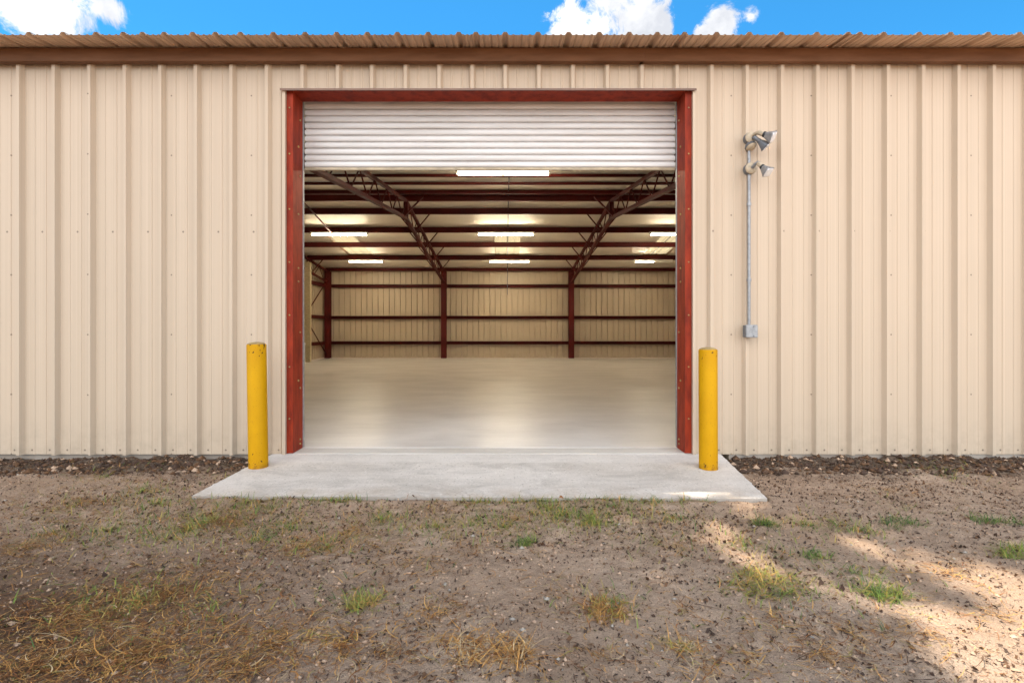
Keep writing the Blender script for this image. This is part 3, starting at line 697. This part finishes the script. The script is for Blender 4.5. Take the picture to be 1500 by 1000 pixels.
for y in (9.9, 14.7):
    for X in (-6.78, 7.18):
        b = MB(); isec(b, X, y, 0.002, zr(y) - .3, .16, .16); b.build('column', M['steel'], W)
for zc_ in (.577, 1.54, 2.74):
    b = MB(); b.extrude([(19.47, zc_ - .06), (19.59, zc_ - .06), (19.59, zc_ + .06), (19.47, zc_ + .06), (19.47, zc_ + .05), (19.575, zc_ + .05), (19.575, zc_ - .05), (19.47, zc_ - .05)], 'x', XL + .06, XR - .06); b.build('girt', M['steel'], W)
    for X, s in ((XL + .015, 1), (XR - .015, -1)):
        b = MB(); b.extrude([(X, zc_ - .06), (X + s * .1, zc_ - .06), (X + s * .1, zc_ + .06), (X, zc_ + .06)], 'y', 5.0, 19.2); b.build('girt', M['steel'], W)
for p, q in (((-6.74, 19.3, .10), (-6.74, 14.9, 3.0)), ((-6.70, 19.3, 3.0), (-6.70, 14.9, .10))):
    b = MB(); b.sweep([p, q], .019, 6); b.build('brace_rod', M['steel'], W)
b = MB()
zq = [0.0]
k = 0; pts = []
while zq[-1] < 3.35:
    z0 = zq[-1]; pts += [(-6.50, z0), (-6.494, z0 + .045), (-6.506, z0 + .05)]; zq.append(z0 + .055)
prof_f = [(17.0, 0.0)]
for i in range(60):
    z0 = .055 * i; prof_f += [(16.99, z0 + .008), (16.99, z0 + .045), (17.004, z0 + .05)]
prof_f += [(17.004, 3.32), (17.12, 3.32), (17.12, 0.0)]
b.extrude(prof_f, 'x', -6.72, -6.50); tag(b.build('slatted_pier', M['slatted'], W), 'narrow tan slatted pier beside the left end wall')

# white stub pipe by the left end wall
b = MB(); b.lathe([(.035, 0), (.035, .60), (.045, .60), (.045, .66), (.03, .67)], (-6.33, 16.05, .001), (0, 0, 1), 14)
tag(b.build('pipe', M['white'], smooth=True), 'short white pipe standing on the floor beside the left door jamb', 'pipe')

# ------------------------------------------------------------------ strip lights
def strip_light(x, y, L_, dead=None, z=None):
    zt = (zr(y) - .255) if z is None else z
    r = empty('strip_light', (x, y, zt))
    b = MB(); b.extrude([(-.06, 0), (.06, 0), (.045, -.045), (-.045, -.045)], 'x', -L_ / 2, L_ / 2); o = b.build('fixture_body', M['fixture'], loc=(0, 0, 0)); o.parent = r
    for dx in (-1, 1):
        b = MB(); b.bar((dx * (L_ / 2 - .02), 0, -.045), (dx * (L_ / 2 - .02), 0, -.085), .035, .10); o = b.build('lamp_holder', M['fixture'], loc=(0, 0, 0)); o.parent = r
    for k in (-1, 1):
        b = MB(); b.sweep([(k * .012 if True else 0, -.03, -.072), (k * (L_ / 2 - .04), -.03, -.072)], .0135, 8); o = b.build('tube', M['tube_off'] if dead == k else M['tube'], loc=(0, 0, 0), smooth=True); o.parent = r
        b = MB(); b.sweep([(k * .012, .03, -.072), (k * (L_ / 2 - .04), .03, -.072)], .0135, 8); o = b.build('tube', M['tube_off'] if dead == k else M['tube'], loc=(0, 0, 0), smooth=True); o.parent = r
    return r
G_ = 'fluorescent strip lights under the roof'
tag(strip_light(-.05, 9.02, 1.67, z=zr(9.2) - .15), 'long lit strip light just under the raised door, nearest the doorway', 'strip light', G_)
tag(strip_light(0, 14.46, 1.61), 'lit strip light in front of the middle skylight', 'strip light', G_)
tag(strip_light(-4.70, 14.46, 1.61), 'lit strip light in front of the left skylight', 'strip light', G_)
tag(strip_light(4.86, 14.46, 1.61), 'lit strip light by the right jamb, in front of the right skylight', 'strip light', G_)
tag(strip_light(.12, 17.55, 1.40), 'short lit strip light behind the middle skylight, nearest the rear wall', 'strip light', G_)
tag(strip_light(-4.80, 17.55, 1.20), 'short lit strip light behind the left skylight near the left corner', 'strip light', G_)
tag(strip_light(5.05, 17.55, 1.30, dead=1), 'half lit strip light behind the right skylight', 'strip light', G_)

# conduits along the ceiling
def conduit(x, lab, y0=8.0, wall=False):
    pts = [(x, y, zr(y) - .088) for y in (y0, RIDGE, 17.6)]
    if wall: pts += [(x, 19.3, zr(19.3) - .10), (x, 19.5, 3.25), (x, 19.5, 2.4)]
    b = MB(); b.sweep(pts, .014, 6); return tag(b.build('conduit', M['grey'], smooth=True), lab, 'conduit', 'thin conduits feeding the strip lights')
conduit(.06, 'thin dark conduit down the middle of the ceiling and rear wall', 8.0, True)
b = MB(); b.sweep([(-4.72, 11.9, zr(11.9) - .29), (-4.92, 14.45, zr(14.45) - .27)], .02, 6)
tag(b.build('conduit', M['steel'], smooth=True), 'slanting dark conduit feeding the left strip light', 'conduit', 'thin conduits feeding the strip lights')
conduit(4.97, 'thin conduit along the ceiling beside the right jamb', 12.2)

# ------------------------------------------------------------------ bollards
def bollard(x, y, z0, z1, rad, tilt, label):
    r = tag(empty('bollard', (x, y, z0)), label, 'bollard', 'yellow bollards guarding the doorway')
    r.rotation_euler = (0, tilt, 0)
    h = z1 - z0
    b = MB(); b.lathe([(rad * 1.02, -.02), (rad * 1.02, .0), (rad, .012), (rad, h - .006), (rad - .004, h)], (0, 0, 0), (0, 0, 1), 40)
    o = b.build('post', M['yellow'], loc=(0, 0, 0), smooth=True); o.parent = r
    b = MB(); b.lathe([(rad - .004, h - .012), (rad - .006, h + .002), (rad * .7, h + .012), (rad * .3, h + .017), (.004, h + .018)], (0, 0, 0), (0, 0, 1), 32)
    o = b.build('cap', M['cap'], loc=(0, 0, 0), smooth=True); o.parent = r
    return r
bollard(-1.962, 4.06, -.017, .958, .0725, R(-.9), 'yellow steel bollard left of the doorway')
bollard(1.590, 4.02, -.017, .918, .0705, R(-.2), 'slightly shorter yellow bollard right of the doorway')
# chipped paint on the bollards
def chips(x, y, spots, rad):
    b = MB()
    return b

# ------------------------------------------------------------------ flood lights, conduit and box on the right
FX = (1098 - CX) * 4.40 / F
def fz(py): return ZC + (CY - py) * 4.39 / F
def head(b_list, org, ax, s=1.0, roll=.0):
    ax = Vector(ax).normalized(); org = Vector(org)
    neck = MB(); neck.lathe([(.020 * s, 0), (.024 * s, .005), (.026 * s, .045), (.022 * s, .052)], org, ax, 18)
    col_ = MB(); col_.lathe([(.028 * s, 0), (.030 * s, .004), (.030 * s, .016), (.027 * s, .020)], org + ax * .048, ax, 18)
    bell = MB(); bell.lathe([(.027 * s, 0), (.034 * s, .012), (.052 * s, .052), (.060 * s, .060), (.060 * s, .068)], org + ax * .066, ax, 28, square=.75, roll=roll)
    lens = MB(); lens.lathe([(.054 * s, 0), (.052 * s, .006), (.03 * s, .010), (.004, .011)], org + ax * .132, ax, 28, square=.75, roll=roll)
    return neck, col_, bell, lens
def put(b, name, m, r, smooth=True):
    o = b.build(name, m, loc=(0, 0, 0), smooth=smooth); o.parent = r; o.matrix_parent_inverse = Matrix.Translation(-r.location); return o
def flood(z, label, sensor):
    cx0 = FX + .004
    r = tag(empty('flood_light', (cx0, 4.43, z)), label, 'flood light', 'flood lights on the wall conduit')
    b = MB(); b.lathe([(.046, 0), (.050, .004), (.050, .046), (.046, .050)], (cx0, 4.432, z), (0, -1, 0), 32); put(b, 'mounting_box', M['grey'], r)
    b = MB(); b.lathe([(.049, 0), (.049, .007), (.040, .016), (.018, .019), (.004, .020)], (cx0, 4.383, z), (0, -1, 0), 32); put(b, 'cover_plate', M['tanmetal'], r)
    names = ('lamp_socket', 'collar', 'lamp_shade', 'lens')
    if sensor:
        b = MB(); b.sweep([(cx0 + .012, 4.366, z + .012), (cx0 + .022, 4.335, z + .02), (cx0 + .034, 4.312, z + .012)], .015, 12); put(b, 'arm', M['tanmetal'], r)
        for q, nm, m in zip(head(None, (cx0 + .026, 4.316, z + .018), (.70, -.52, -.49), .80, .5), names, ('tanmetal', 'black', 'galv', 'lens')): put(q, nm, M[m], r)
        b = MB(); b.sweep([(cx0 + .008, 4.366, z - .012), (cx0 + .012, 4.335, z - .018)], .013, 12); put(b, 'arm', M['grey'], r)
        for q, nm, m in zip(head(None, (cx0 + .004, 4.340, z - .010), (.62, -.16, -.62), .66, .785), names, ('grey', 'grey', 'grey', 'lens')): put(q, nm, M[m], r)
        ax = Vector((.18, -.55, -.82)).normalized(); p = Vector((cx0 - .004, 4.405, z - .052))
        b = MB(); b.lathe([(.010, 0), (.040, .005), (.048, .018), (.048, .032), (.044, .035)], p, ax, 28); put(b, 'sensor_hood', M['grey'], r)
        b = MB(); b.lathe([(.043, 0), (.037, .011), (.020, .020), (.004, .023)], p + ax * .035, ax, 28); put(b, 'sensor_eye', M['tanmetal'], r)
    else:
        b = MB(); b.sweep([(cx0 + .004, 4.366, z), (cx0 + .012, 4.335, z + .020), (cx0 + .026, 4.316, z + .028), (cx0 + .034, 4.306, z + .018)], .0145, 12); put(b, 'arm', M['galv'], r)
        for q, nm, m in zip(head(None, (cx0 + .026, 4.316, z + .024), (.40, -.52, -.75), .74, .3), names, ('tanmetal', 'black', 'galv', 'lens')): put(q, nm, M[m], r)
    return r
flood(fz(202), 'upper flood light with two heads and a sensor, above the other', True)
flood(fz(247), 'lower flood light with a single head aimed down right', False)
b = MB(); b.sweep([(FX - .003, 4.404, fz(478)), (FX - .003, 4.404, fz(212))], .0125, 14)
for zz in (1.5, 2.15):
    b.lathe([(.018, -.012), (.018, .012)], (FX - .003, 4.404, zz), (0, 0, 1), 14)
tag(b.build('conduit', M['galv'], smooth=True), 'grey conduit running down the outside wall from the flood lights', 'conduit')
ob = tag(empty('outlet_box', (FX, 4.43, fz(485))), 'grey weatherproof outlet box at the lower end of the wall conduit', 'outlet box')
zb = fz(485)
b = MB(); b.box(FX - .048, FX + .042, 4.372, 4.431, zb - .052, zb + .052); put(b, 'box_body', M['grey'], ob, False).modifiers.new('bevel', 'BEVEL').width = .006
b = MB(); b.box(FX - .050, FX + .050, 4.352, 4.3715, zb - .055, zb + .055); put(b, 'cover', M['galv'], ob, False).modifiers.new('bevel', 'BEVEL').width = .005
for dz in (-.04, .04):
    b = MB(); b.lathe([(.006, 0), (.006, .003), (.003, .005)], (FX + .012, 4.3518, zb + dz), (0, -1, 0), 10); put(b, 'screw', M['grey'], ob)

# ------------------------------------------------------------------ sun, sky, tree
SUN_EL = 76.0; hdir = Vector((.6, -.8)); 
L = Vector((hdir.x * math.cos(R(SUN_EL)), hdir.y * math.cos(R(SUN_EL)), -math.sin(R(SUN_EL))))
ld = bpy.data.lights.new('sun', 'SUN'); ld.energy = 4.0; ld.angle = R(.8); ld.color = (1, .90, .76)
lo = bpy.data.objects.new('sun', ld); col.objects.link(lo); lo.rotation_euler = L.to_track_quat('-Z', 'Y').to_euler(); lo.location = (-5, 8, 20)

w = bpy.data.worlds.new('World'); sc.world = w; w.use_nodes = True
nt = w.node_tree; bg = nt.nodes['Background']
sky = nt.nodes.new('ShaderNodeTexSky'); sky.sky_type = 'NISHITA'; sky.sun_disc = False
sky.sun_elevation = R(SUN_EL); sky.sun_rotation = math.atan2(-hdir.x, -hdir.y); sky.air_density = .75; sky.dust_density = .1; sky.ozone_density = 2.0
tc = nt.nodes.new('ShaderNodeTexCoord'); V = tc.outputs['Generated']
blobs = [(45, 12, 62), (95, 22, 55), (150, 8, 32), (20, -20, 70), (838, 38, 40), (880, 46, 40), (935, 18, 62), (900, -15, 60), (960, 45, 40), (1062, 42, 38), (1100, 24, 22), (1035, 48, 25), (1300, -200, 140), (-300, -60, 150), (1800, -40, 160)]
fill_clouds = [((-.2, -1, .55), .75), ((.9, -.8, .35), .5), ((-.9, -.75, .4), .55), ((.35, -.6, 1.0), .5)]   # unseen cloud banks behind the viewer, added to brighten the facade
acc = None
for px, py, r_ in blobs:
    dv = Vector(((px - CX) / F, 1, (CY - py) / F)); ln = dv.length; dv.normalize()
    vm = nt.nodes.new('ShaderNodeVectorMath'); vm.operation = 'DISTANCE'; nt.links.new(V, vm.inputs[0]); vm.inputs[1].default_value = dv
    q = math_node(nt, 'SUBTRACT', 1.0, math_node(nt, 'DIVIDE', vm.outputs['Value'], r_ / F / ln))
    acc = q if acc is None else math_node(nt, 'SMOOTH_MAX', acc, q, .15)
for dv, r_ in fill_clouds:
    vm = nt.nodes.new('ShaderNodeVectorMath'); vm.operation = 'DISTANCE'; nt.links.new(V, vm.inputs[0]); vm.inputs[1].default_value = Vector(dv).normalized()
    acc = math_node(nt, 'MAXIMUM', acc, math_node(nt, 'SUBTRACT', 1.0, math_node(nt, 'DIVIDE', vm.outputs['Value'], r_)))
nz = nt.nodes.new('ShaderNodeTexNoise'); nz.inputs['Scale'].default_value = 17; nz.inputs['Detail'].default_value = 9; nz.inputs['Roughness'].default_value = .68; nz.inputs['Distortion'].default_value = .5
nt.links.new(V, nz.inputs['Vector'])
den = math_node(nt, 'ADD', acc, math_node(nt, 'MULTIPLY', math_node(nt, 'SUBTRACT', nz.outputs['Fac'], .5), 3.0))
mr = nt.nodes.new('ShaderNodeMapRange'); mr.interpolation_type = 'SMOOTHSTEP'; mr.inputs['From Min'].default_value = .10; mr.inputs['From Max'].default_value = .62
nt.links.new(den, mr.inputs['Value'])
SKY_S = .10
tint = nt.nodes.new('ShaderNodeMix'); tint.data_type = 'RGBA'; tint.blend_type = 'MULTIPLY'; tint.inputs['Factor'].default_value = 1
nt.links.new(sky.outputs['Color'], tint.inputs['A']); tint.inputs['B'].default_value = (.22, .82, 1.0, 1)
fr = nt.nodes.new('ShaderNodeMapRange'); fr.inputs['From Min'].default_value = -.1; fr.inputs['From Max'].default_value = .4
vs_ = nt.nodes.new('ShaderNodeSeparateXYZ'); nt.links.new(V, vs_.inputs[0]); nt.links.new(vs_.outputs['Y'], fr.inputs['Value'])   # added clouds behind the viewer are set brighter, as fill for the facade
shade = noise_node(nt, V, 9, 6, .6, .42, .66)
cl = mixcol(nt, mr.outputs['Result'], tint.outputs['Result'], mixcol(nt, fr.outputs[0], (15.0, 15.0, 15.0), mixcol(nt, shade, (4.7, 4.7, 4.75), (3.0, 3.1, 3.35))))
nt.links.new(cl, bg.inputs['Color']); bg.inputs['Strength'].default_value = SKY_S

tree = tag(empty('oak_tree', (-3.0, -1.6, -.05)), 'spreading oak tree behind the viewpoint that throws the dappled shade', 'tree')
tb = MB(); tb.sweep([(-3.0, -1.6, -.2), (-2.95, -1.55, .6), (-2.9, -1.4, 2.2), (-2.8, -1.2, 4.2), (-2.7, -.9, 6.6)], [.40, .32, .27, .24, .19], 14)
o = tb.build('trunk', M['bark'], smooth=True); o.parent = tree; o.matrix_parent_inverse = Matrix.Translation(-tree.location)
for tip in ((-6.8, 3.8, 10.9), (-4.4, 5.2, 11.2), (-2.2, 5.6, 11.4), (-.2, 4.2, 11.2), (.6, 2.0, 11.0), (-6.6, .8, 11.0), (-1.8, .0, 11.3), (-3.4, 2.8, 11.9)):
    p0 = Vector((-2.72, -.95, 6.2)); p3 = Vector(tip); m1 = p0.lerp(p3, .35) + Vector((random.uniform(-.3, .3), random.uniform(-.3, .3), .35)); m2 = p0.lerp(p3, .7) + Vector((random.uniform(-.3, .3), random.uniform(-.3, .3), .3))
    tb = MB(); tb.sweep([p0, m1, m2, p3], [.13, .09, .06, .02], 9)
    o = tb.build('limb', M['bark'], smooth=True); o.parent = tree; o.matrix_parent_inverse = Matrix.Translation(-tree.location)
def lit(x, y):                                                       # share of the sun that the crown lets through
    t = np.clip((3.5 - y) / 1.6, -.3, 1.3)
    cxl = 1.15 + .85 * np.clip(t, -.3, 1.0); wd = .30 + .42 * np.clip(t, 0, 1.2)
    q = np.exp(-((x - cxl) / wd) ** 2 * np.where((x > cxl) & (t > .7), .5, 1.0))
    u = x * .8 + y * .6; s_ = x * .6 - y * .8                       # across and along the light's heading
    near = np.exp(-((x - cxl + .1) / np.where(x > cxl, 1.0, .8)) ** 2)
    q = q + 1.0 * np.clip((x - 1.35) / .3, 0, 1) * np.clip((2.1 - y) / .3, 0, 1)
    st = fbm(u * 4.5 + 20, s_ * 1.0 + 4, 4); sp = vnoise(x * 8 + 3, y * 8)
    return np.clip(.10 * near + 1.15 * q * (.42 + 1.7 * st + 1.1 * sp) + .4 * near * np.clip(st + .6 * sp - .12, 0, 1) + .8 * np.clip(q - .9, 0, 1), .004, 1)
n0 = 34000
gx = rng.uniform(-6.5, 5.5, n0); gy = rng.uniform(-2.0, 4.2, n0)
k = rng.random(n0) < -np.log(lit(gx, gy)) / 5.5
gx, gy = gx[k], gy[k]; n = len(gx)
hh = 11.2 + .9 * fbm(gx * .6, gy * .6, 2) + rng.uniform(-.9, 1.0, n)
tt = (hh + .05) / -L.z
cxp = np.stack([gx - L.x * tt, gy - L.y * tt, hh], 1)
sz = rng.uniform(.09, .17, n); a = rng.random(n) * 6.28
t1 = np.stack([np.cos(a), np.sin(a), rng.normal(0, .35, n)], 1) * sz[:, None]; t2 = np.stack([-np.sin(a), np.cos(a), rng.normal(0, .35, n)], 1) * (sz * .55)[:, None]
v = np.stack([cxp - t1, cxp - t2, cxp + t1, cxp + t2], 1).reshape(-1, 3) - np.array(tree.location)
o4 = np.arange(n) * 4; f = np.concatenate([np.stack([o4, o4 + 1, o4 + 2], 1), np.stack([o4, o4 + 2, o4 + 3], 1)])
o = np_mesh('crown', v, f, [M['leaf']], None, False); o.parent = tree

# ------------------------------------------------------------------ camera and render settings
cam = bpy.data.cameras.new('camera'); co = bpy.data.objects.new('camera', cam); col.objects.link(co)
cam.sensor_width = 36; cam.lens = 36 * F / 1500; cam.shift_x = (750 - CX) / 1500; cam.shift_y = -(500 - CY) / 1500
co.location = (0, 0, ZC); co.rotation_euler = (R(90), 0, 0); cam.clip_start = .05; cam.clip_end = 3000
sc.camera = co
sc.view_settings.view_transform = 'Standard'; sc.view_settings.look = 'None'; sc.view_settings.gamma = 1; sc.view_settings.exposure = 1.4
sc.cycles.use_denoising = True; sc.cycles.max_bounces = 10; sc.cycles.diffuse_bounces = 6; sc.cycles.sample_clamp_indirect = 8
